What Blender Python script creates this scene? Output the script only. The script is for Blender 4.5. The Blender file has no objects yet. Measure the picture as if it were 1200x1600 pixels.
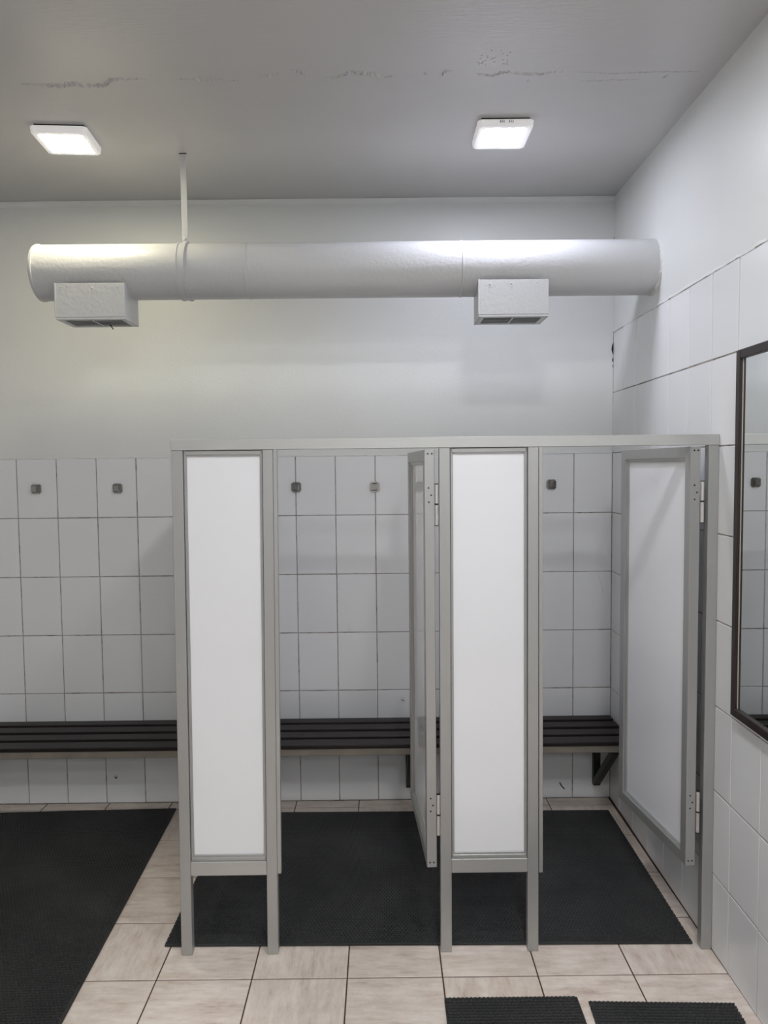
import bpy, bmesh, math, random
import numpy as np
from mathutils import Matrix, Vector

random.seed(7)
rng = np.random.default_rng(7)
SC = bpy.context.scene
COL = SC.collection

# ------------------------------------------------------------------ camera
CAM_H = 1.7285
PITCH, YAW, ROLL, FPX = -0.05968, 0.00212, -0.01047, 1185.2
fw = Vector((math.sin(YAW) * math.cos(PITCH), math.cos(YAW) * math.cos(PITCH), math.sin(PITCH)))
rt = Vector((math.cos(YAW), -math.sin(YAW), 0))
up = rt.cross(fw)
r2 = rt * math.cos(ROLL) + up * math.sin(ROLL)
u2 = up * math.cos(ROLL) - rt * math.sin(ROLL)
cd = bpy.data.cameras.new('camera')
cd.sensor_fit = 'HORIZONTAL'; cd.sensor_width = 36.0; cd.lens = FPX * 36.0 / 1200.0
cd.clip_start = 0.02
cam = bpy.data.objects.new('camera', cd); COL.objects.link(cam)
cam.matrix_world = Matrix(((r2.x, u2.x, -fw.x, 0), (r2.y, u2.y, -fw.y, 0), (r2.z, u2.z, -fw.z, CAM_H), (0, 0, 0, 1)))
SC.camera = cam

# ------------------------------------------------------------------ world, exposure (the lamps are in their own builder)
w = bpy.data.worlds.new('world'); SC.world = w; w.use_nodes = True
w.node_tree.nodes['Background'].inputs['Color'].default_value = (0.02, 0.02, 0.02, 1)
w.node_tree.nodes['Background'].inputs['Strength'].default_value = 0.0
SC.view_settings.view_transform = 'Standard'
SC.view_settings.look = 'None'
SC.view_settings.gamma = 1.0
SC.view_settings.use_curve_mapping = False
SC.view_settings.exposure = 0.0
LAMP_WARM = (1.0, 0.94, 0.70); LAMP_COOL = (0.88, 0.91, 1.08); LAMP_NEUTRAL = (0.97, 0.99, 1.03)
P_WARM, P_COOL, P_NEAR_L, P_NEAR_R, P_REAR_L, P_REAR_R = 70.0, 86.0, 30.0, 148.0, 76.0, 236.0

# ------------------------------------------------------------------ main dimensions (metres)
D = 3.846          # back wall
H = 3.053          # ceiling
XW = 1.1674        # right wall at the back corner
SK = 0.009         # right wall is a touch out of square
XL, YF = -3.3, -1.7
ZT = 1.787         # top of back wall tiling
TA, TB = 0.2015, 0.3015
XT0 = -1.8485
FT = 0.3236
def xw(d): return XW + SK * (d - D)

# ------------------------------------------------------------------ materials
def mat(name, base=(.8, .8, .8), rough=.5, metal=0.0, spec=.5, build=None):
    m = bpy.data.materials.new(name); m.use_nodes = True
    nt = m.node_tree; b = nt.nodes['Principled BSDF']
    b.inputs['Base Color'].default_value = (*base, 1); b.inputs['Roughness'].default_value = rough
    b.inputs['Metallic'].default_value = metal; b.inputs['Specular IOR Level'].default_value = spec
    if build: build(nt, b)
    return m
def N(nt, t, **kw):
    n = nt.nodes.new(t)
    for k, v in kw.items():
        if k in n.inputs: n.inputs[k].default_value = v
        else: setattr(n, k, v)
    return n
def coords(nt, kind='Object', scale=(1, 1, 1), rand=False):
    tc = N(nt, 'ShaderNodeTexCoord'); mp = N(nt, 'ShaderNodeMapping')
    mp.inputs['Scale'].default_value = scale
    nt.links.new(tc.outputs[kind], mp.inputs['Vector'])
    if rand:
        oi = N(nt, 'ShaderNodeObjectInfo'); mm = N(nt, 'ShaderNodeVectorMath', operation='SCALE')
        cb = N(nt, 'ShaderNodeCombineXYZ'); 
        for i in range(3): nt.links.new(oi.outputs['Random'], cb.inputs[i])
        nt.links.new(cb.outputs[0], mm.inputs[0]); mm.inputs['Scale'].default_value = 37.0
        nt.links.new(mm.outputs[0], mp.inputs['Location'])
    return mp.outputs[0]
def noise(nt, vec, scale, detail=3, rough=.55):
    n = N(nt, 'ShaderNodeTexNoise'); n.inputs['Scale'].default_value = scale
    n.inputs['Detail'].default_value = detail; n.inputs['Roughness'].default_value = rough
    nt.links.new(vec, n.inputs['Vector']); return n.outputs['Fac']
def ramp(nt, fac, stops):
    r = N(nt, 'ShaderNodeValToRGB'); e = r.color_ramp.elements
    while len(e) < len(stops): e.new(.5)
    for el, (p, c) in zip(e, stops): el.position = p; el.color = (*c, 1)
    nt.links.new(fac, r.inputs['Fac']); return r.outputs['Color']
def bump(nt, b, hgt, strength, dist):
    n = N(nt, 'ShaderNodeBump'); n.inputs['Strength'].default_value = strength; n.inputs['Distance'].default_value = dist
    nt.links.new(hgt, n.inputs['Height'])
    nt.links.new(n.outputs['Normal'], b.inputs['Normal'])
def paint(scale_brush, strength, tint, scale=(1, 1, 1), dist=.002, patch=.05):
    def f(nt, b):
        v = coords(nt, 'Object', scale)
        h1 = noise(nt, v, scale_brush, 4, .6)
        v2 = coords(nt, 'Object')
        big = noise(nt, v2, 1.7, 3)
        c = ramp(nt, big, [(.3, tuple(x * (1 - patch) for x in tint)), (.7, tint)])
        nt.links.new(c, b.inputs['Base Color'])
        bump(nt, b, h1, strength, dist)
    return f
M = {}
M['wall_paint'] = mat('wall_paint', rough=.38, spec=.4, build=paint(70, .35, (.80, .81, .79)))
M['ceiling_paint'] = mat('ceiling_paint', rough=.27, spec=.6, build=paint(26, .40, (.59, .58, .575), (.6, 5, 1)))
M['duct_paint'] = mat('duct_paint', rough=.36, spec=.5, build=paint(60, .55, (.61, .61, .61), (1, 1, 1), .003))
M['grout'] = mat('grout', rough=.85, spec=.2, build=lambda nt, b: nt.links.new(ramp(nt, noise(nt, coords(nt, 'Object'), 16, 5, .7), [(.34, (.12, .10, .09)), (.46, (.36, .32, .295)), (.65, (.47, .43, .40))]), b.inputs['Base Color']))
M['floor_grout'] = mat('floor_grout', (.10, .055, .045), .8, spec=.2)
def tile_nodes(nt, b):
    oi = N(nt, 'ShaderNodeObjectInfo')
    c = ramp(nt, oi.outputs['Random'], [(0, (.82, .825, .83)), (1, (.87, .87, .875))])
    nt.links.new(c, b.inputs['Base Color'])
    v = coords(nt, 'Object', rand=True)
    bump(nt, b, noise(nt, v, 7, 2), .10, .004)
M['wall_tile'] = mat('wall_tile', rough=.22, spec=.5, build=tile_nodes)
def floor_nodes(nt, b):
    v = coords(nt, 'Object', (4.0, 19, 4), rand=True)
    n1 = noise(nt, v, 1.7, 8, .72)
    c = ramp(nt, n1, [(.28, (.54, .43, .36)), (.43, (.75, .64, .555)), (.57, (.84, .745, .66)), (.75, (.91, .84, .77))])
    v2 = coords(nt, 'Object', rand=True)
    n2 = noise(nt, v2, 10, 6, .7)
    mx = N(nt, 'ShaderNodeMix', data_type='RGBA'); mx.blend_type = 'MULTIPLY'; mx.inputs['Factor'].default_value = .6
    c2 = ramp(nt, n2, [(.32, (.78, .73, .70)), (.55, (1, 1, 1))])
    nt.links.new(c, mx.inputs[6]); nt.links.new(c2, mx.inputs[7])
    nt.links.new(mx.outputs[2], b.inputs['Base Color'])
    bump(nt, b, n1, .15, .001)
M['floor_tile'] = mat('floor_tile', rough=.38, spec=.45, build=floor_nodes)
def alu_nodes(nt, b):
    v = coords(nt, 'Object', (160, 160, 2.0)); n1 = noise(nt, v, 4, 2)
    c = ramp(nt, n1, [(.2, (.435, .435, .425)), (.8, (.465, .465, .455))])
    nt.links.new(c, b.inputs['Base Color'])
M['aluminium'] = mat('aluminium', rough=.42, metal=.55, build=alu_nodes)
def alu_h(nt, b):
    v = coords(nt, 'Object', (2.0, 160, 160)); n1 = noise(nt, v, 4, 2)
    c = ramp(nt, n1, [(.2, (.50, .50, .485)), (.8, (.53, .53, .515))])
    nt.links.new(c, b.inputs['Base Color'])
M['aluminium_rail_lit'] = mat('aluminium_rail_lit', rough=.42, metal=.55, build=alu_h)  # same aluminium as the posts, lightened for the highlight on the rails
M['panel'] = mat('panel_white', (.875, .88, .90), .07, spec=.5)
M['hinge'] = mat('hinge_metal', (.75, .73, .70), .3, metal=.8)
M['dark'] = mat('dark_gap', (.012, .011, .011), .7)
M['black_metal'] = mat('black_metal', (.02, .02, .02), .45)
M['chrome'] = mat('satin_chrome', (.33, .32, .305), .13, metal=1.0)
def rubber_nodes(nt, b):
    v = coords(nt, 'Object'); n1 = noise(nt, v, 3, 4)
    c = ramp(nt, n1, [(.35, (.030, .031, .031)), (.7, (.048, .048, .047))])
    nt.links.new(c, b.inputs['Base Color'])
M['rubber'] = mat('black_rubber', rough=.6, spec=.22, build=rubber_nodes)
M['rubber_hole_shade'] = mat('rubber_hole_shade', (.002, .002, .002), .9, spec=.02)  # near-black base colour paints the shade in the holes of the web
def wood_nodes(nt, b):
    v = coords(nt, 'Object', (2, 40, 40), rand=True); n1 = noise(nt, v, 3, 4)
    c = ramp(nt, n1, [(.3, (.012, .008, .008)), (.7, (.024, .017, .017))])
    nt.links.new(c, b.inputs['Base Color'])
M['bench_wood'] = mat('bench_wood', rough=.42, spec=.3, build=wood_nodes)
def steel_nodes(nt, b):
    v = coords(nt, 'Object', (2, 2, 2)); n1 = noise(nt, v, 3, 4)
    c = ramp(nt, n1, [(.3, (.24, .225, .19)), (.7, (.36, .31, .255))])
    nt.links.new(c, b.inputs['Base Color'])
M['bench_steel'] = mat('bench_steel', rough=.45, metal=.3, build=steel_nodes)
M['mirror'] = mat('mirror_glass', (.90, .92, .91), .015, metal=1.0)
M['mirror_edge'] = mat('mirror_edge', (.40, .38, .33), .4)  # pale colour stands in for the reflection in the bevelled glass edge
M['mirror_frame'] = mat('mirror_frame', rough=.35, build=lambda nt, b: nt.links.new(ramp(nt, noise(nt, coords(nt, 'Object', (30, 30, 3)), 2, 3), [(.3, (.012, .006, .006)), (.7, (.028, .014, .013))]), b.inputs['Base Color']))
M['plastic'] = mat('lamp_plastic', (.82, .82, .83), .35)      # translucent rim; added emission stands in for diffuser light on its sides
M['plastic'].node_tree.nodes['Principled BSDF'].inputs['Emission Color'].default_value = (1, .96, .95, 1)
M['plastic'].node_tree.nodes['Principled BSDF'].inputs['Emission Strength'].default_value = .28
M['plastic'].cycles.emission_sampling = 'NONE'
M['lamp_gap_shade'] = mat('lamp_gap_shade', (.02, .02, .02), .8)  # plate coloured near black for the shade between housing and ceiling
M['gap_shade_strip'] = mat('gap_shade_strip', (.09, .088, .085), .7)  # dark strips painting the shade in the gaps between post and bead
M['mark'] = mat('dark_mark', (.015, .015, .015), .6)
M['peel'] = mat('plaster_edge', (.55, .53, .50), .7)
M['crack_shadow'] = mat('crack_dark', (.17, .16, .15), .9)
def emit(name, col, s):
    m = bpy.data.materials.new(name); m.use_nodes = True; nt = m.node_tree
    nt.nodes.clear(); e = N(nt, 'ShaderNodeEmission'); o = N(nt, 'ShaderNodeOutputMaterial')
    e.inputs['Color'].default_value = (*col, 1); e.inputs['Strength'].default_value = s
    nt.links.new(e.outputs[0], o.inputs[0]); return m

# ------------------------------------------------------------------ mesh helpers
def me_from(name, verts, faces, smooth=False):
    me = bpy.data.meshes.new(name); me.from_pydata([tuple(v) for v in verts], [], faces); me.update()
    if smooth:
        for p in me.polygons: p.use_smooth = True
    return me
def obj(name, me, m, parent=None, loc=(0, 0, 0), rot=(0, 0, 0)):
    o = bpy.data.objects.new(name, me); COL.objects.link(o)
    if m is not None and me is not None:
        if not me.materials: me.materials.append(m)
    o.location = loc; o.rotation_euler = rot
    if parent: o.parent = parent
    return o
def empty(name, loc=(0, 0, 0), rz=0):
    o = bpy.data.objects.new(name, None); COL.objects.link(o); o.location = loc; o.rotation_euler = (0, 0, rz)
    o.empty_display_size = .05
    return o
def tag(o, label, cat, group=None):
    o['label'] = label; o['category'] = cat
    if group: o['group'] = group
    return o
def struct(o, label=None):
    o['kind'] = 'structure'
    if label: o['label'] = label
    return o
def box_bm(bm, x0, x1, y0, y1, z0, z1, bev=0.0, seg=1):
    r = bmesh.ops.create_cube(bm, size=1.0)
    for v in r['verts']:
        v.co = Vector(((x0 + x1) / 2 + v.co.x * (x1 - x0), (y0 + y1) / 2 + v.co.y * (y1 - y0), (z0 + z1) / 2 + v.co.z * (z1 - z0)))
    if bev > 0:
        es = list({e for v in r['verts'] for e in v.link_edges})
        bmesh.ops.bevel(bm, geom=es, offset=bev, segments=seg, affect='EDGES', profile=.5)
def finish(bm, name, smooth=False):
    bmesh.ops.recalc_face_normals(bm, faces=bm.faces)
    me = bpy.data.meshes.new(name); bm.to_mesh(me); bm.free()
    if smooth:
        for p in me.polygons: p.use_smooth = True
    return me
def box_me(name, x0, x1, y0, y1, z0, z1, bev=0.0, seg=1):
    bm = bmesh.new(); box_bm(bm, x0, x1, y0, y1, z0, z1, bev, seg); return finish(bm, name)
def box(name, m, x0, x1, y0, y1, z0, z1, parent=None, bev=.0012, seg=1, origin=None):
    """a box whose object origin is its own centre (so textures follow the piece)"""
    c = origin or ((x0 + x1) / 2, (y0 + y1) / 2, (z0 + z1) / 2)
    me = box_me(name, x0 - c[0], x1 - c[0], y0 - c[1], y1 - c[1], z0 - c[2], z1 - c[2], bev, seg)
    return obj(name, me, m, parent, c)
def slab_me(name, outer, y0, y1):   # outer: list of (x, z), extruded from y0 to y1
    bm = bmesh.new(); a = [bm.verts.new((x, y0, z)) for x, z in outer]; b = [bm.verts.new((x, y1, z)) for x, z in outer]
    n = len(outer); bm.faces.new(a); bm.faces.new(b[::-1])
    for i in range(n): bm.faces.new((a[i], b[i], b[(i + 1) % n], a[(i + 1) % n]))
    return finish(bm, name)
def lathe_x(name, prof, seg=48, smooth=True, caps=True):   # prof: list of (x, r) revolved about the local x axis
    V, F = [], []
    for x, r in prof:
        for k in range(seg):
            a = 2 * math.pi * k / seg; V.append((x, r * math.cos(a), r * math.sin(a)))
    for i in range(len(prof) - 1):
        for k in range(seg):
            a, b = i * seg + k, i * seg + (k + 1) % seg
            F.append((a, b, b + seg, a + seg))
    if caps: F.append(tuple(range(seg))); F.append(tuple(range((len(prof) - 1) * seg, len(prof) * seg))[::-1])
    bm = bmesh.new(); me = me_from(name, V, F); bm.from_mesh(me); bpy.data.meshes.remove(me)
    me = finish(bm, name, smooth)
    if smooth: me.set_sharp_from_angle(angle=math.radians(40))
    return me
def cyl_z(name, r, h, seg=16):
    bm = bmesh.new(); bmesh.ops.create_cone(bm, cap_ends=True, segments=seg, radius1=r, radius2=r, depth=h)
    me = finish(bm, name, True); me.set_sharp_from_angle(angle=math.radians(40)); return me

# ------------------------------------------------------------------ the room
def tile_mesh(name, wdt, hgt, t, bev=.0016):
    # front faces local -y; origin at the centre of the front; pillowed edge
    a, b = wdt / 2, hgt / 2
    V = [(-a, t, -b), (a, t, -b), (a, t, b), (-a, t, b), (-a, bev, -b), (a, bev, -b), (a, bev, b), (-a, bev, b),
         (-a + bev, 0, -b + bev), (a - bev, 0, -b + bev), (a - bev, 0, b - bev), (-a + bev, 0, b - bev)]
    F = [(3, 2, 1, 0), (0, 1, 5, 4), (1, 2, 6, 5), (2, 3, 7, 6), (3, 0, 4, 7), (4, 5, 9, 8), (5, 6, 10, 9), (6, 7, 11, 10), (7, 4, 8, 11), (8, 9, 10, 11)]
    bm = bmesh.new(); me = me_from(name, V, F); bm.from_mesh(me); bpy.data.meshes.remove(me); return finish(bm, name)
_tm = {}
def tile(parent, x0, x1, z0, z1, g, m, name, kind, rnd=.0009):
    """lay one tile in a wall's local frame: x along the wall, -y towards the room"""
    key = (round(x1 - x0, 4), round(z1 - z0, 4), kind)
    if key not in _tm: _tm[key] = tile_mesh(name, x1 - x0 - g, z1 - z0 - g, .008)
    o = obj(name, _tm[key], m, parent, ((x0 + x1) / 2 + random.uniform(-.0004, .0004), random.uniform(-.0004, .0004), (z0 + z1) / 2 + random.uniform(-.0005, .0005)))
    o.rotation_euler = (random.uniform(-rnd, rnd), random.uniform(-.001, .001), random.uniform(-rnd, rnd))
    return o
ROWS = [0.0, .279] + [.279 + TB * i for i in range(1, 6)]
ROWS[-1] = ZT

# back wall: body with its grout face 2.5 mm behind the tiles; painted plaster above
wall_back = struct(obj('wall_back', box_me('wall_back', XL - .2, XW + .2, D + .0025, D + .22, -.2, H + .1), M['grout']), 'back wall, white tiles below and pale paint above')
paint_b = box('painted_plaster', M['wall_paint'], XL, XW, D - .0005, D + .003, ZT + .001, H, wall_back, bev=0)
nleft = int((XT0 - XL) / TA)
xs = [XT0 + TA * i for i in range(-nleft, 15)] + [XW]
for i in range(len(xs) - 1):
    for j in range(len(ROWS) - 1):
        t = tile(wall_back, xs[i], xs[i + 1], ROWS[j], ROWS[j + 1], .0045, M['wall_tile'], 'wall_tile', 'b')
        t.location.y += D
def ragged_edge(parent, name, p0, p1, n, hmax, depth, normal, mtl):
    """the uneven rim of paint and plaster where the painted wall meets the tiles"""
    p0, p1, nv = Vector(p0), Vector(p1), Vector(normal)
    V, F = [], []
    hh = .3
    for i in range(n + 1):
        q = p0.lerp(p1, i / n); hh = min(1, max(.1, hh + random.uniform(-.35, .35)))
        lo = random.uniform(-.35, 1) * hmax * .5
        V += [q + Vector((0, 0, -max(0, lo) * .5)), q + nv * depth * hh + Vector((0, 0, hmax * .15)), q + nv * depth * hh * .6 + Vector((0, 0, hmax * (.4 + .5 * hh))), q + Vector((0, 0, hmax * (.6 + .6 * hh)))]
        if i:
            a = 4 * (i - 1); b = 4 * i
            for k in range(3): F.append((a + k, b + k, b + k + 1, a + k + 1))
    return obj(name, me_from(name, V, F), mtl, parent)
ragged_edge(wall_back, 'plaster_rim', (XL, D - .0006, ZT - .0022), (XW, D - .0006, ZT - .0022), 700, .009, .0025, (0, -1, 0), M['wall_paint'])

# right wall, built in its own frame: local x runs from the back corner towards the camera's side, -y points into the room
wall_right = struct(obj('wall_right', box_me('wall_right', -.2, D - YF + .1, .0025, .22, -.2, H + .1), M['grout']), 'right wall, white tiles below and white paint above')
wall_right.location = (XW, D, 0); wall_right.rotation_euler = (0, 0, -math.pi / 2 - SK)
ZR = ZT + 2 * TB
box('painted_plaster', M['wall_paint'], 0, D - YF, -.0005, .003, ZR + .001, H, wall_right, bev=0)
ss = [0, .162] + [.162 + TA * i for i in range(1, 22)]
rows_r = ROWS + [ZT + TB, ZR]
for i in range(len(ss) - 1):
    for j in range(len(rows_r) - 1):
        tile(wall_right, ss[i], ss[i + 1], rows_r[j], rows_r[j + 1], .0038, M['wall_tile'], 'wall_tile', 'b')
ragged_edge(wall_right, 'plaster_rim', (0, -.0006, ZR - .0026), (D - YF, -.0006, ZR - .0026), 900, .011, .0035, (0, -1, 0), M['wall_paint'])

floor = struct(obj('floor', box_me('floor', XL - .2, XW + .2, YF - .2, D + .2, -.25, -.0015), M['floor_grout']), 'beige stone-look floor tiles with dark joints')
fme = {}
def floor_tile(x0, x1, y0, y1):
    rot = random.random() < .5 and abs((x1 - x0) - (y1 - y0)) < .002
    key = (round(x1 - x0, 4), round(y1 - y0, 4))
    if key not in fme:
        a, b, bev, g = (x1 - x0) / 2, (y1 - y0) / 2, .0015, .0022
        a -= g; b -= g
        V = [(-a, -b, -.008), (a, -b, -.008), (a, b, -.008), (-a, b, -.008), (-a, -b, -bev), (a, -b, -bev), (a, b, -bev), (-a, b, -bev),
             (-a + bev, -b + bev, 0), (a - bev, -b + bev, 0), (a - bev, b - bev, 0), (-a + bev, b - bev, 0)]
        F = [(3, 2, 1, 0), (0, 1, 5, 4), (1, 2, 6, 5), (2, 3, 7, 6), (3, 0, 4, 7), (4, 5, 9, 8), (5, 6, 10, 9), (6, 7, 11, 10), (7, 4, 8, 11), (8, 9, 10, 11)]
        fme[key] = me_from('floor_tile', V, F)
    o = obj('floor_tile', fme[key], M['floor_tile'], floor, ((x0 + x1) / 2, (y0 + y1) / 2, random.uniform(-.0004, .0003)))
    o.rotation_euler = (random.uniform(-.0012, .0012), random.uniform(-.0012, .0012), math.pi / 2 if rot else 0)
    return o
fxs = [-.7831 + FT * i for i in range(-7, 7)]
fys = [2.4726 + FT * j for j in range(-12, 5)] + [D]
for i in range(len(fxs) - 1):
    for j in range(len(fys) - 1):
        floor_tile(fxs[i], fxs[i + 1], fys[j], fys[j + 1])

ceiling = struct(obj('ceiling', box_me('ceiling', XL - .2, XW + .2, YF - .2, D + .2, H, H + .2), M['ceiling_paint']), 'grey-white painted ceiling with a flaking crack')
wl = struct(box('wall_left', M['wall_paint'], XL - .2, XL, YF - .2, D + .2, -.1, H + .1, bev=0))
wf = struct(box('wall_front', M['wall_paint'], XL - .2, XW + .2, YF - .2, YF, -.1, H + .1, bev=0))
# shallow painted bead in the corner of ceiling and back wall
tr = struct(obj('trim_1', slab_me('trim_1', [(D - .0, H - .001), (D - .018, H - .001), (D - .016, H - .010), (D - .011, H - .018), (D - .005, H - .024), (D, H - .026)], XL, XW), M['wall_paint']))
tr.data.transform(Matrix(((0, 1, 0, 0), (1, 0, 0, 0), (0, 0, 1, 0), (0, 0, 0, 1)))); tr.data.flip_normals()

# flaking crack across the ceiling: raised paint lips beside a dark open seam
CR = [[(-1.233, 2.694), (-1.169, 2.699), (-1.106, 2.705), (-1.046, 2.693), (-0.998, 2.711), (-0.94, 2.704), (-0.918, 2.674), (-0.872, 2.666), (-0.785, 2.668)],
      [(-0.701, 2.665), (-0.633, 2.67), (-0.537, 2.681), (-0.461, 2.682)], [(-0.4, 2.645), (-0.358, 2.65), (-0.329, 2.642)],
      [(-0.289, 2.622), (-0.258, 2.631), (-0.235, 2.656)], [(-0.185, 2.662), (-0.143, 2.671), (-0.097, 2.634), (-0.044, 2.643), (0.021, 2.665), (0.065, 2.658)],
      [(0.151, 2.642), (0.177, 2.647)], [(0.218, 2.669), (0.221, 2.635), (0.249, 2.628)],
      [(0.336, 2.654), (0.391, 2.664), (0.431, 2.639), (0.488, 2.657), (0.554, 2.658), (0.584, 2.646), (0.626, 2.643)],
      [(0.704, 2.708), (0.817, 2.701), (0.904, 2.699)], [(0.669, 2.644), (0.804, 2.658), (0.931, 2.648), (1.084, 2.651)],
      [(0.975, 2.691), (0.995, 2.675)], [(0.515, 2.709), (0.523, 2.692)]]
WID = [1.1, .75, .9, 1.0, 1.0, .7, .8, .75, .35, .35, .8, .7]
def crack(pts, wd):
    P = []
    for a, b in zip(pts[:-1], pts[1:]):
        n = max(2, int(math.dist(a, b) / .006))
        for k in range(n): P.append((a[0] + (b[0] - a[0]) * k / n, a[1] + (b[1] - a[1]) * k / n))
    P.append(pts[-1])
    V, F, V2, F2 = [], [], [], []
    for i, (x, y) in enumerate(P):
        end = min(1, 3 * min(i, len(P) - 1 - i) / len(P))
        x += random.uniform(-.003, .003) * wd; y += random.uniform(-.005, .005) * wd
        hw = (.003 + random.random() * .013) * wd * (.3 + .7 * end); hh = (.001 + random.random() * .009) * wd * (.25 + .75 * end)
        V += [(x, y - hw - .006 * wd, H - .0001), (x, y - hw * .2, H - hh), (x, y + .0006, H - hh * .6), (x, y + .001, H + .001)]
        g = (.0006 + .0042 * random.random() ** 2) * wd * end + .0003
        V2 += [(x, y + .0006, H - .0004), (x, y + .0006 + 2 * g, H - .0004)]
        if i:
            a, b = 4 * (i - 1), 4 * i
            for k in range(3): F.append((a + k, a + k + 1, b + k + 1, b + k))
            a, b = 2 * (i - 1), 2 * i; F2.append((a, a + 1, b + 1, b))
    obj('flaking_paint', me_from('flaking_paint', V, F), M['ceiling_paint'], ceiling)
    obj('open_seam', me_from('open_seam', V2, F2), M['crack_shadow'], ceiling)
for p, wd in zip(CR, WID): crack(p, wd)
V, F = [], []
for k in range(26):                                             # small blistered pits near the seam
    x, y, r = random.uniform(.33, .43), random.uniform(2.50, 2.60), random.uniform(.0015, .004)
    b = len(V)
    for q in range(6): V.append((x + r * 1.5 * math.cos(q * 1.047), y + r * math.sin(q * 1.047), H - .0003))
    V.append((x, y, H - .0022)); F += [(b + q, b + 6, b + (q + 1) % 6) for q in range(6)]
pits = obj('paint_blisters', me_from('paint_blisters', V, F), M['ceiling_paint'], ceiling); pits['kind'] = 'stuff'

# chipped paint in the back right corner, tile crack, chip mark, plugged hole and round sticker on the tiles
def ribbon(name, pts, wd, m, parent):
    V, F = [], []
    for i, (x, z) in enumerate(pts):
        V += [(x - wd, D - .0012, z), (x + wd, D - .0012, z + wd * .4)]
        if i: F.append((2 * i - 2, 2 * i - 1, 2 * i + 1, 2 * i))
    return obj(name, me_from(name, V, F), m, parent)
ribbon('hairline_crack', [(1.090, 1.183), (1.104, 1.150), (1.116, 1.115), (1.123, 1.085), (1.125, 1.065)], .0007, M['peel'], wall_back)
ribbon('hairline_crack', [(-.176, .886), (-.175, .90), (-.178, .918), (-.176, .935)], .0007, M['peel'], wall_back)
ribbon('chip_mark', [(.905, .083), (.914, .066), (.922, .056), (.931, .046)], .0032, M['mark'], wall_back)
for z0, z1, wdt in ((2.28, 2.335, .006), (2.24, 2.262, .004), (2.215, 2.228, .003), (2.80, 2.86, .0022), (2.74, 2.762, .0018)):
    V = []; F = []
    for i in range(7):
        z = z0 + (z1 - z0) * i / 6; q = wdt * math.sin(math.pi * (i + .3) / 6.6) + random.uniform(0, .001)
        V += [(XW - q * 1.4, D - .0018, z), (XW - .0005, D - .0018, z), (XW - .0018, D - q, z)]
        if i: a, b = 3 * i - 3, 3 * i; F += [(a, a + 1, b + 1, b), (a + 1, a + 2, b + 2, b + 1)]
    obj('corner_chip', me_from('corner_chip', V, F), M['mark'], wall_back)
hole = obj('plugged_hole', cyl_z('plugged_hole', .009, .004, 14), M['peel'], wall_back, (-1.396, D - .001, .138), (math.pi / 2, 0, 0))
obj('plug', cyl_z('plug', .0045, .004, 10), M['mark'], hole, (.002, -.003, .0012))
def ring_me(name, r0, r1, n=24):
    V = []; F = []
    for k in range(n):
        a = 2 * math.pi * k / n; V += [(r0 * math.cos(a), 0, r0 * math.sin(a)), (r1 * math.cos(a), 0, r1 * math.sin(a))]
        F.append((2 * k, 2 * k + 1, (2 * k + 3) % (2 * n), (2 * k + 2) % (2 * n)))
    return me_from(name, V, F)
st = obj('round_sticker', ring_me('round_sticker', .0125, .0142), M['peel'], wall_back, (.094, D - .0022, .526))
obj('sticker_arrow', box_me('sticker_arrow', -.007, .007, -.0003, .0003, -.002, .002), M['mark'], st, rot=(0, .7, 0))

# ------------------------------------------------------------------ ceiling lamps
def lamp(x, y, rz, label, em, slots=False, seen=True):
    L = empty('ceiling_lamp', (x, y, H), rz); tag(L, label, 'lamp', 'square ceiling lamps')
    box('mounting_plate', M['lamp_gap_shade'], -.093, .093, -.093, .093, -.009, -.0005, L, bev=0)
    bm = bmesh.new()                                      # housing: frame with sloping sides and open middle
    o, i, s = .1065, .084, .097
    def loop(a, z, c):
        return [bm.verts.new((px, py, z)) for px, py in ((-a + c, -a), (a - c, -a), (a, -a + c), (a, a - c), (a - c, a), (-a + c, a), (-a, a - c), (-a, -a + c))]
    ls = [loop(o - .004, -.009, .012), loop(o, -.011, .012), loop(o - .002, -.033, .012), loop(o - .005, -.037, .012), loop(i, -.037, .006), loop(i, -.034, .006)]
    bm.faces.new(ls[0])
    for p, q in zip(ls[:-1], ls[1:]):
        for k in range(8): bm.faces.new((p[k], p[(k + 1) % 8], q[(k + 1) % 8], q[k]))
    hs = obj('housing', finish(bm, 'housing'), M['plastic'], L)
    if slots:
        for k, sx in enumerate((-.022, -.015, -.008, .012, .019, .026)):
            box('vent_slot', M['dark'], sx - .0014, sx + .0014, -.1068, -.1050, -.023, -.014, hs, bev=0)
    bm = bmesh.new()
    ls = [loop(i - .0006, -.0345, .006), loop(i - .0025, -.0382, .006)]
    for k in range(8): bm.faces.new((ls[0][k], ls[0][(k + 1) % 8], ls[1][(k + 1) % 8], ls[1][k]))
    bm.faces.new(ls[1][::-1])
    obj('diffuser', finish(bm, 'diffuser'), em, L)
    return L
E_W, E_C, E_N = emit('glow_warm', LAMP_WARM, P_WARM), emit('glow_cool', LAMP_COOL, P_COOL), emit('glow_near_left', LAMP_NEUTRAL, P_NEAR_L)
E_NR = emit('glow_near_right', LAMP_NEUTRAL, P_NEAR_R)
E_RL, E_RR = emit('glow_rear_left', LAMP_NEUTRAL, P_REAR_L), emit('glow_rear_right', LAMP_NEUTRAL, P_REAR_R)
lamp(-1.234, 3.090, .075, 'square white ceiling lamp with warm light, above the capped end of the duct', E_W)
lamp(.487, 3.072, -.004, 'square white ceiling lamp with cool bluish light and small side slots', E_C, True)
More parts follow.
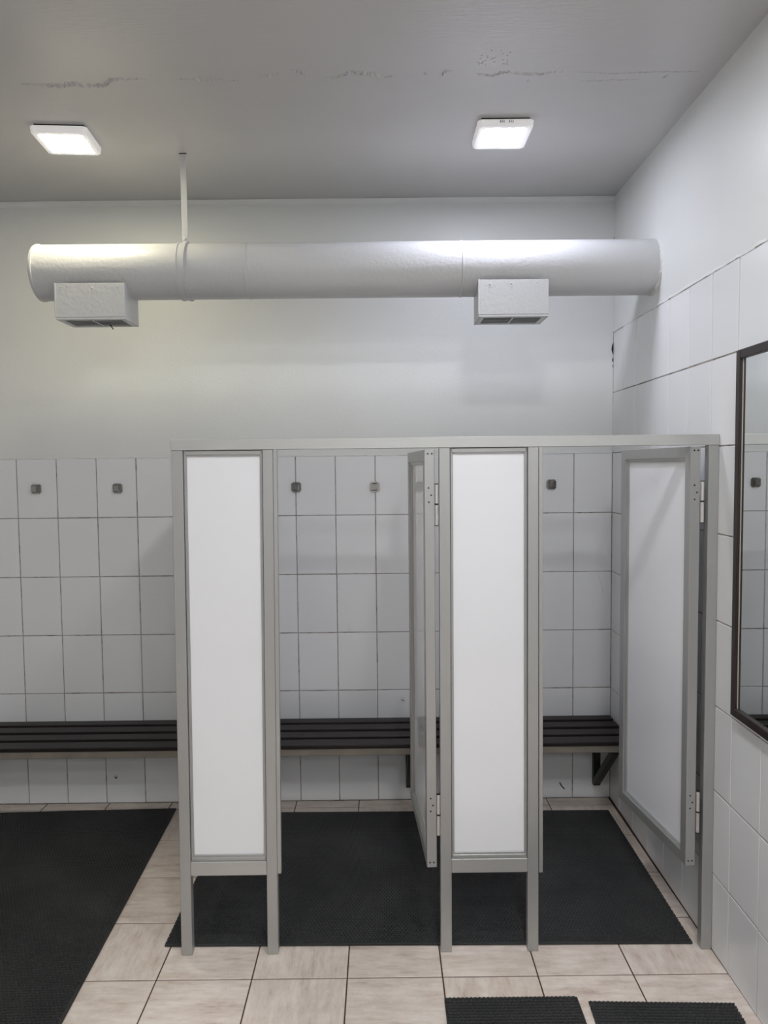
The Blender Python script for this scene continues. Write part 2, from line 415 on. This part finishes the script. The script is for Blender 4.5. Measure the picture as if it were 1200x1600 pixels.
# the next row of the same lamps, over the photographer's side of the room
lamp(-1.30, 1.60, 0, 'square ceiling lamp of the near row, over the left mat', E_N)
lamp(.40, 1.60, 0, 'square ceiling lamp of the near row, beside the mirror wall', E_NR, True)
for yy_, row in ((.0, 'third'), (-1.2, 'fourth')):  # unseen rows, added to raise the light from behind the camera
    lamp(-1.30, yy_, 0, 'added square fill lamp of the %s row, unseen behind the photographer on the left' % row, E_RL)
    lamp(.40, yy_, 0, 'added square fill lamp of the %s row, unseen behind the photographer on the right' % row, E_RR, True)

# ------------------------------------------------------------------ ventilation duct
DY, DZ, DR = 3.28, 2.563, .1145
XD0, XD1 = -1.440, xw(DY) - .0005
duct = empty('ventilation_duct', (XD0, DY, DZ)); tag(duct, 'long white painted round ventilation duct hung below the ceiling', 'duct')
Ld = XD1 - XD0
prof = [(0.004, DR)]
for k in range(1, 60): prof.append((.004 + (Ld - .004) * k / 60, DR))
prof.append((Ld, DR))
V = lathe_x('duct_pipe', prof, 72)
obj('pipe', V, M['duct_paint'], duct)
obj('end_cap', lathe_x('end_cap', [(-.004, DR - .012), (-.004, DR + .001), (.0, DR + .0035), (.008, DR + .0035), (.010, DR)], 72), M['duct_paint'], duct)
for xx_, w_ in ((-.556, .0035), (.343, .005)):
    a = xx_ - XD0
    obj('seam', lathe_x('seam', [(a - w_, DR - .001), (a - w_ * .6, DR + .0022), (a + w_ * .6, DR + .0022), (a + w_, DR - .001)], 72, caps=False), M['duct_paint'], duct)
a = -.823 - XD0
hg = obj('hanger_band', lathe_x('hanger_band', [(a - .019, DR - .001), (a - .019, DR + .006), (a - .013, DR + .006), (a - .012, DR + .0035), (a + .012, DR + .0035), (a + .013, DR + .007), (a + .019, DR + .007), (a + .019, DR - .001)], 72, caps=False), M['duct_paint'], duct)
box('hanger_strap', M['duct_paint'], a - .0125, a + .0125, -.004, .0, DR - .002, H - DZ - .002, duct, bev=.001)
obj('hanger_bolt', lathe_x('hanger_bolt', [(0, .006), (.004, .006), (.006, .003)], 12), M['duct_paint'], duct, (a, -.003, DR + .022), (0, 0, -math.pi / 2))
box('ceiling_slot', M['dark'], a - .016, a + .014, -.007, .002, H - DZ - .0025, H - DZ - .0005, duct, bev=0)
# sleeve of rough filler where the duct enters the right wall
V, F = [], []
for k in range(60):
    t = 2 * math.pi * k / 60; q = DR + random.uniform(.001, .006)
    V += [(Ld - random.uniform(.006, .014), (DR + .0005) * math.cos(t), (DR + .0005) * math.sin(t)), (Ld - .001, q * math.cos(t), q * math.sin(t))]
    F.append((2 * k, 2 * k + 1, (2 * k + 3) % 120, (2 * k + 2) % 120))
obj('wall_filler', me_from('wall_filler', V, F), M['wall_paint'], duct)

def vent(x0, x1, z0, z1, wire):
    y0, y1 = 3.150 - DY, 3.325 - DY
    X0, X1, Z0, Z1 = x0 - XD0, x1 - XD0, z0 - DZ, z1 - DZ
    bm = bmesh.new(); t = .0025
    lipz = Z0 + .010
    box_bm(bm, X0, X1, y0, y0 + t, lipz, Z1, .0008)                       # front sheet
    for xa in (X0 + .001, X1 - .001 - t): box_bm(bm, xa, xa + t, y0 + t, y1, Z0, Z1, .0005)
    box_bm(bm, X0 + .001, X1 - .001, y1 - t, y1, Z0, Z1, .0005)
    box_bm(bm, X0 - .003, X0 + .003, y0 - .002, y0 + t, lipz, Z1 + .002, .001)   # folded front corners
    vb = obj('vent_box', finish(bm, 'vent_box'), M['duct_paint'], duct)
    bm = bmesh.new(); f = .020
    box_bm(bm, X0, X1, y0 + .0005, y0 + f, Z0, Z0 + .0095, .001); box_bm(bm, X0, X1, y1 - f, y1 + .001, Z0, Z0 + .004, .001)
    box_bm(bm, X0, X0 + f + .004, y0 + f, y1 - f, Z0, Z0 + .004, .001); box_bm(bm, X1 - f - .004, X1, y0 + f, y1 - f, Z0, Z0 + .004, .001)
    obj('grille_frame', finish(bm, 'grille_frame'), M['duct_paint'], vb)
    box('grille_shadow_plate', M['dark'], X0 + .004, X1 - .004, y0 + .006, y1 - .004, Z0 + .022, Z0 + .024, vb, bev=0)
    for k in range(5):
        yy = y0 + f + .012 + k * .027
        s = box('grille_slat', M['duct_paint'], X0 + f, X1 - f, yy - .008, yy + .008, Z0 + .004, Z0 + .006, vb, bev=0)
        s.rotation_euler = (.6, 0, 0)
    box('grille_mullion', M['duct_paint'], (X0 + X1) / 2 - .003, (X0 + X1) / 2 + .003, y0 + f, y1 - f, Z0 - .001, Z0 + .003, vb, bev=0)
    for fx, dz in ((.08, .014), (.18, .009), (.53, .018), (.90, .014)) if wire else ((.16, .017), (.47, .016), (.84, .012)):
        obj('rivet', lathe_x('rivet', [(0, .0035), (.002, .0032), (.0038, .0015)], 10), M['duct_paint'], vb, (X0 + (X1 - X0) * fx, y0 - .0002, Z1 - dz), (0, 0, -math.pi / 2))
    if wire:
        ww = obj('loose_wire', cyl_z('loose_wire', .0022, .03, 8), M['black_metal'], vb, (X0 + (X1 - X0) * .64, y1 - .05, Z0 - .006), (0, -.6, 0))
    return vb
vent(-1.328, -1.044, 2.343, 2.489, True)
vent(.404, .690, 2.337, 2.487, False)

# ------------------------------------------------------------------ changing cubicles
YFR = 2.601
cub = empty('changing_cubicle', (-.70, YFR, 0)); tag(cub, 'grey aluminium changing cubicle with white panels and two open doors', 'cubicle')
CO = Vector((-.70, YFR, 0))
def cbox(name, m, x0, x1, y0, y1, z0, z1, parent=None, bev=.0012, off=True):
    p = parent or cub
    q = CO if off else Vector((0, 0, 0))
    return box(name, m, x0 - q.x, x1 - q.x, y0 - q.y, y1 - q.y, z0 - q.z, z1 - q.z, p, bev)
def lean_box(name, m, xb0, xb1, xt0, xt1, y0, y1, z0, z1, bev=.0015, parent=None):
    bm = bmesh.new(); box_bm(bm, 0, 1, y0, y1, z0, z1, 0)
    for v in bm.verts:
        k = (v.co.z - z0) / (z1 - z0); a, b = xb0 + (xt0 - xb0) * k, xb1 + (xt1 - xb1) * k
        v.co.x = a + (b - a) * v.co.x
    bmesh.ops.bevel(bm, geom=list(bm.edges), offset=bev, segments=1, affect='EDGES')
    cx, cy, cz = (xb0 + xb1) / 2, (y0 + y1) / 2, (z0 + z1) / 2
    for v in bm.verts: v.co -= Vector((cx, cy, cz))
    return obj(name, finish(bm, name), m, parent or cub, (cx - CO.x, cy - CO.y, cz))
ZH0, ZH1 = 1.791, 1.828
XPR = xw(YFR) - .001
cbox('header_rail', M['aluminium_rail_lit'], -.720, XPR, YFR - .002, YFR + .038, ZH0, ZH1)
PD = .034
posts = [(-.731, -.693, -.719, -.681), (-.425, -.387, -.408, -.372), (.192, .231, .196, .233), (.501, .539, .500, .537), (1.118, XPR, 1.120, XPR)]
for b0, b1, t0, t1 in posts: lean_box('post', M['aluminium'], b0, b1, t0, t1, YFR, YFR + PD, 0, ZH0)
# door stop strips
lean_box('door_stop', M['aluminium'], -.384, -.371, -.3715, -.3585, YFR - .001, YFR + .018, .297, ZH0, .0008)
lean_box('door_stop', M['aluminium'], .541, .554, .5375, .5505, YFR - .001, YFR + .018, .290, ZH0, .0008)
def fixed_panel(b0, b1, t0, t1):
    """white board held in a beaded frame between two posts (b/t: bay edges at the floor and at the header)"""
    def X(z): k = z / ZH0; return b0 + (t0 - b0) * k, b1 + (t1 - b1) * k
    zr0, zr1 = .291, .341
    x0, x1 = X(.316)
    cbox('bottom_rail', M['aluminium_rail_lit'], x0 + .0005, x1 - .0005, YFR + .001, YFR + .033, zr0, zr1)
    zb, zt = .362, 1.770
    e = .011
    a0, a1 = X(zb); c0, c1 = X(zt)
    pan = lean_box('fixed_panel', M['panel'], a0 + .002, a1 - .002, c0 + .002, c1 - .002, YFR + .016, YFR + .022, zr1 + .001, ZH0 - .001, .0004)
    org = pan.location + CO
    def sub(name, bb0, bb1, tt0, tt1, y0, y1, z0, z1, m=None, bv=.0014):
        o = lean_box(name, m or M['aluminium'], bb0, bb1, tt0, tt1, y0, y1, z0, z1, bv)
        o.parent = pan; o.location = o.location - pan.location
    for q in (0, .005):        # stepped beads
        ee = e - q; yy = YFR + .0065 + (0 if q else .004)
        sub('bead', a0 + .0016, a0 + ee, c0 + .0016, c0 + ee, yy, YFR + .016, zr1, ZH0)
        sub('bead', a1 - ee, a1 - .0016, c1 - ee, c1 - .0016, yy, YFR + .016, zr1, ZH0)
        sub('bead', a0 + ee, a1 - ee, a0 + ee, a1 - ee, yy, YFR + .016, zr1 + .0003, zb - q * 1.6)
        sub('bead', c0 + ee, c1 - ee, c0 + ee, c1 - ee, yy, YFR + .016, zt + q, ZH0 - .0018)
    for bb in ((a0 + .0001, a0 + .0055, c0 + .0001, c0 + .0055, zr1, ZH0), (a1 - .0055, a1 - .0001, c1 - .0055, c1 - .0001, zr1, ZH0), (c0 + .006, c1 - .006, c0 + .006, c1 - .006, ZH0 - .006, ZH0 - .0002)):
        sub('gap_shade_strip', bb[0], bb[1], bb[2], bb[3], YFR + .0125, YFR + .0158, bb[4], bb[5], M['gap_shade_strip'], .0002)
    return pan
fixed_panel(-.693, -.425, -.681, -.408)
fixed_panel(.231, .501, .233, .500)
# side partition at the open end, running back to the tiled wall
for xc in (-.702,):
    y0, y1 = YFR + PD + .001, D - .003
    pn = cbox('partition_panel', M['panel'], xc - .004, xc + .004, y0 + .001, y1 - .001, .33, 1.80)
    for z0, z1 in ((.292, .332), (1.788, 1.826)):
        o = cbox('partition_rail', M['aluminium_rail_lit'], xc - .017, xc + .017, y0, y1, z0, z1)
        o.parent = pn; o.location = o.location - pn.location
    for ya, yb in ((y0, y0 + .036), (y1 - .036, y1)):
        o = cbox('partition_stile', M['aluminium'], xc - .0165, xc + .0165, ya, yb, .332, 1.788)
        o.parent = pn; o.location = o.location - pn.location

def door(hx, phi, zb, zt, label):
    W, T, S = .565, .035, .040
    bm = bmesh.new()                                    # mitred frame, outer and inner loops
    def ring(y, d): return [bm.verts.new((x, y, z)) for x, z in ((d, zb + d), (W - d, zb + d), (W - d, zt - d), (d, zt - d))]
    c = .0015
    ls = [ring(T - c, 0), ring(c, 0), ring(0, c), ring(0, S - c), ring(c, S), ring(T - c, S), ring(T, S - c), ring(T, c)]
    for p, q in zip(ls, ls[1:] + ls[:1]):
        for k in range(4): bm.faces.new((p[k], p[(k + 1) % 4], q[(k + 1) % 4], q[k]))
    d = obj('door', finish(bm, 'door'), M['aluminium'], cub, (hx - CO.x, YFR + .004 - CO.y, 0), (0, 0, math.pi / 2 + phi))
    d['label'] = label
    box('door_panel', M['panel'], S - .004, W - S + .004, T / 2 - .003, T / 2 + .003, zb + S - .004, zt - S + .004, d, bev=.0003)
    for sgn in (-1, 1):
        for q in (0, .005):
            e = .012 - q; ya, yb = sorted((T / 2 + sgn * .003, T / 2 + sgn * (.0085 + (.003 if q else 0))))
            box('bead', M['aluminium'], S - .001, S + e, ya, yb, zb + S, zt - S, d, bev=.001)
            box('bead', M['aluminium'], W - S - e, W - S + .001, ya, yb, zb + S, zt - S, d, bev=.001)
            box('bead', M['aluminium_rail_lit'], S + e, W - S - e, ya, yb, zb + S - .001, zb + S + e, d, bev=.001)
            box('bead', M['aluminium_rail_lit'], S + e, W - S - e, ya, yb, zt - S - e, zt - S + .001, d, bev=.001)
    sc = cyl_z('screw', .0030, .0012, 10)
    for yy, z in ((.009, zt - .014), (.023, zt - .014), (.021, 1.654), (.012, 1.629), (.020, 1.605), (.021, .561), (.013, .536), (.021, .515), (.011, zb + .017), (.025, zb + .017)):
        obj('screw', sc, M['mark'], d, (-.0004, T - yy if False else yy, z), (0, math.pi / 2, 0))
    for z0, z1, z2 in ((1.526, 1.598, 1.666), (.430, .503, .576)):
        for za, zz in ((z0, z1 - .003), (z1 + .003, z2)):
            obj('hinge_knuckle', cyl_z('hinge_knuckle', .0062, zz - za, 14), M['hinge'], d, (-.003, -.0062, (za + zz) / 2))
            obj('hinge_washer', cyl_z('hinge_washer', .0066, .003, 14), M['dark'], d, (-.003, -.0062, za - .0015 if za == z0 else zz + .0015))
        obj('hinge_washer', cyl_z('hinge_washer', .0066, .005, 14), M['dark'], d, (-.003, -.0062, z1))
    return d
door(.180, math.radians(3.8), .312, 1.785, 'open cubicle door seen edge-on beside the middle post')
door(1.0935, math.radians(6.3), .308, 1.787, 'open cubicle door swung back against the tiled right wall')

# ------------------------------------------------------------------ benches
def bench(x0, x1, brackets, label):
    zt = .438
    B = empty('slatted_bench', ((x0 + x1) / 2, 3.65, .0)); tag(B, label, 'bench', 'slatted wall benches')
    ox, oy = (x0 + x1) / 2, 3.65
    for k, (ya, yb) in enumerate(((3.775, 3.840), (3.673, 3.747), (3.567, 3.640), (3.456, 3.538))):
        jit = random.uniform(-.004, .004)
        box('slat', M['bench_wood'], x0 - ox + abs(jit), x1 - ox - abs(jit) * (2 if k % 2 else .5), ya - oy, yb - oy, zt - .018, zt, B, bev=.003, seg=2)
    for ya, yb in ((3.464, 3.492), (3.80, 3.828)):
        box('frame_bar', M['bench_steel'], x0 - ox + .002, x1 - ox - .002, ya - oy, yb - oy, zt - .053, zt - .019, B, bev=.002)
    for bx in brackets:
        bm = bmesh.new(); h = .018
        br = box('bracket_upright', M['black_metal'], bx - h - ox, bx + h - ox, 3.812 - oy, 3.842 - oy, .078, zt - .054, B, bev=.002)
        box('bracket_arm', M['black_metal'], bx - h - ox, bx + h - ox, 3.494 - oy, 3.799 - oy, zt - .052, zt - .022, B, bev=.002)
        a, b = Vector((bx - ox, 3.822 - oy, .094)), Vector((bx - ox, 3.51 - oy, zt - .062))
        L = (b - a).length
        s = obj('bracket_strut', box_me('bracket_strut', -h, h, -.014, .014, 0, L, .002), M['black_metal'], B, a)
        s.rotation_euler = (math.atan2(-(b.y - a.y), b.z - a.z), 0, 0)
    return B
bench(-3.0, -.722, (-.92, -2.3), 'dark slatted wall bench left of the cubicle, behind the large mat')
bench(-.682, xw(3.6) - .004, (-.61, .125, 1.09), 'dark slatted wall bench inside the cubicle, a black strut below its right end')

# ------------------------------------------------------------------ coat hooks
def hook(x, z, label):
    K = empty('coat_hook', (x, D - .0005, z)); tag(K, label, 'hook', 'square coat hooks')
    a, r = .0245, .006
    bm = bmesh.new()
    box_bm(bm, -a, a, -.008, 0, -a, a)
    bmesh.ops.bevel(bm, geom=[e for e in bm.edges if abs(e.verts[0].co.y - e.verts[1].co.y) > .004], offset=r, segments=3, affect='EDGES')
    bmesh.ops.bevel(bm, geom=[e for e in bm.edges if e.verts[0].co.y < -.007 and e.verts[1].co.y < -.007], offset=.002, segments=2, affect='EDGES')
    obj('back_plate', finish(bm, 'back_plate'), M['chrome'], K)
    # tongue: a solid nose that rises to a lip, with a shallow saddle behind it for the strap
    prof = [(-.006, -.018), (-.024, -.019), (-.029, -.014), (-.030, .015), (-.027, .019), (-.023, .018), (-.019, .011), (-.012, .010), (-.006, .016)]
    hw = .0115; V, F = [], []
    for x_ in (-hw, hw): V += [(x_, y_, z_) for y_, z_ in prof]
    n = len(prof); F = [tuple(range(n)), tuple(range(n, 2 * n))[::-1]] + [(k, (k + 1) % n, n + (k + 1) % n, n + k) for k in range(n)]
    bm = bmesh.new(); me = me_from('tongue', V, F); bm.from_mesh(me)
    bmesh.ops.bevel(bm, geom=list(bm.edges), offset=.0012, segments=2, affect='EDGES')
    me = finish(bm, 'hook_tongue')
    obj('hook_tongue', me, M['chrome'], K)
    return K
hook(-1.750, 1.634, 'chrome coat hook nearest the left end of the tiled wall')
hook(-1.339, 1.633, 'chrome coat hook on the tiles just left of the cubicle')
hook(-.435, 1.630, 'chrome coat hook in the middle bay, nearer the left panel')
hook(-.038, 1.627, 'chrome coat hook in the middle bay, nearer the edge-on door')
hook(.425, 1.630, 'chrome coat hook behind the second panel, seen only in the mirror')
hook(.857, 1.630, 'chrome coat hook in the right-hand bay, beside the last panel')

# ------------------------------------------------------------------ mirror on the right wall (local frame like the wall's)
s0 = D - 2.442; s1 = s0 + .80; z0, z1 = .905, 2.086
mir = empty('wall_mirror', (XW, D, 0)); mir.rotation_euler = (0, 0, -math.pi / 2 - SK)
# shift the empty's origin to the mirror's lower edge on the wall
off = Matrix.Rotation(-math.pi / 2 - SK, 3, 'Z') @ Vector(((s0 + s1) / 2, -.001, z0))
mir.location = Vector((XW, D, 0)) + off
tag(mir, 'tall mirror in a thin dark brown wooden frame on the right wall', 'mirror')
def mbox(name, m, a0, a1, y0, y1, b0, b1, bev=.002):
    c = (s0 + s1) / 2; return box(name, m, a0 - c, a1 - c, y0, y1, b0 - z0, b1 - z0, mir, bev)
fwid, ft = .028, .020
mbox('frame_bar', M['mirror_frame'], s0, s0 + fwid, -ft, 0, z0, z1)
mbox('frame_bar', M['mirror_frame'], s1 - fwid, s1, -ft, 0, z0, z1)
mbox('frame_bar', M['mirror_frame'], s0 + fwid, s1 - fwid, -ft, 0, z0, z0 + fwid)
mbox('frame_bar', M['mirror_frame'], s0 + fwid, s1 - fwid, -ft, 0, z1 - fwid, z1)
mbox('mirror_glass', M['mirror'], s0 + fwid - .003, s1 - fwid + .003, -.010, -.004, z0 + fwid - .003, z1 - fwid + .003, 0)
mbox('bevel_reflection', M['mirror_edge'], s0 + fwid, s0 + fwid + .003, -.0115, -.0095, z0 + fwid, z1 - fwid, 0)

# ------------------------------------------------------------------ rubber mats: base sheet, border and an open web of ridges
def mat_obj(name_label, x0, x1, y0, y1, rz, border=(0, 0, 0, 0), pitch=(.0132, .0126), T=.009):
    """border: widths of the solid edge at left, right, near, far (0 = cut through the web)"""
    cx, cy = (x0 + x1) / 2, (y0 + y1) / 2; a, b = (x1 - x0) / 2, (y1 - y0) / 2
    R = empty('rubber_mat', (cx, cy, .0006), rz)
    box('base_sheet', M['rubber_hole_shade'], -a + .003, a - .003, -b + .003, b - .003, 0, T - .0068, R, bev=0)
    px, py = pitch; lx, rx, ny, fy = border
    ax0, ax1, ay0, ay1 = -a + lx, a - rx, -b + ny, b - fy
    nr = int((ay1 - ay0) / py); nc = int((ax1 - ax0) / (px / 2))
    vs, fs, base = [], [], 0
    bw, zig = .0025, .0017
    X = ax0 + (ax1 - ax0) * np.arange(nc + 1) / nc
    for j in range(nr + 1):                                    # zigzag ridges running across
        yc = ay0 + (ay1 - ay0) * j / nr
        sgn = np.where((np.arange(nc + 1) + j) % 2 == 0, 1.0, -1.0)
        yy = yc + sgn * zig
        prof = ((-bw, T - .0068), (-bw * .62, T), (bw * .62, T), (bw, T - .0068))
        P = np.concatenate([np.stack([X, yy + o, np.full_like(X, z)], 1) for o, z in prof])
        n = nc + 1; i = np.arange(nc)
        for k in range(3): fs.append(base + np.stack([i + k * n, i + 1 + k * n, i + 1 + (k + 1) * n, i + (k + 1) * n], 1))
        vs.append(P); base += len(P)
    for j in range(nr):                                        # short links between the ridges, staggered
        ya, yb = ay0 + (ay1 - ay0) * j / nr + zig, ay0 + (ay1 - ay0) * (j + 1) / nr - zig
        xc = X[(1 - j % 2)::2]; xc = xc[(xc > ax0 + .002) & (xc < ax1 - .002)]
        m = len(xc); z = np.full(m, T); zl = np.full(m, T - .0068); h0, h1 = .0020, .0030
        P = np.concatenate([np.stack([xc + o, np.full(m, y_), zz], 1) for y_ in (ya, yb) for o, zz in ((-h1, zl), (-h0, z), (h0, z), (h1, zl))])
        i = np.arange(m)
        for k in range(3): fs.append(base + np.stack([i + k * m, i + (k + 1) * m, i + (k + 5) * m, i + (k + 4) * m], 1))
        vs.append(P); base += len(P)
    Vt = np.concatenate(vs); Ft = np.concatenate(fs)
    me = bpy.data.meshes.new('ridge_web'); me.vertices.add(len(Vt)); me.vertices.foreach_set('co', Vt.astype(np.float32).ravel())
    me.loops.add(Ft.size); me.loops.foreach_set('vertex_index', Ft.astype(np.int32).ravel())
    me.polygons.add(len(Ft)); me.polygons.foreach_set('loop_start', np.arange(0, Ft.size, 4, dtype=np.int32))
    me.update(calc_edges=True); me.validate()
    wb = obj('ridge_web', me, M['rubber'], R); wb['kind'] = 'stuff'
    for (xa, xb, ya, yb), bwid in (((-a, -a + lx, -b, b), lx), ((a - rx, a, -b, b), rx), ((-a + lx, a - rx, -b, -b + ny), ny), ((-a + lx, a - rx, b - fy, b), fy)):
        if bwid > 0: box('border_strip', M['rubber'], xa, xb, ya, yb, 0, T - .0005, R, bev=.0012)
    return R
tag(mat_obj('', -2.75, -1.022, 1.05, 3.733, .034 * 0 + .030, (0, .012, 0, .004)), 'large black ribbed rubber mat on the floor left of the cubicle', 'mat')
tag(mat_obj('', -.800, 1.106, 2.640, 3.690, -.010, (0, 0, .007, 0)), 'wide black rubber mat lying under both cubicle bays', 'mat')
tag(mat_obj('', .184, .614, 1.55, 2.357, .0, (.004, .006, 0, 0), (.0136, .0130)), 'cut black rubber mat at the near edge, straight back edge, left of the pair', 'mat')
tag(mat_obj('', .630, 1.092, 1.50, 2.326, -.035, (0, 0, 0, 0), (.0136, .0130)), 'cut black rubber mat at the near edge, beside the tiled right wall', 'mat')
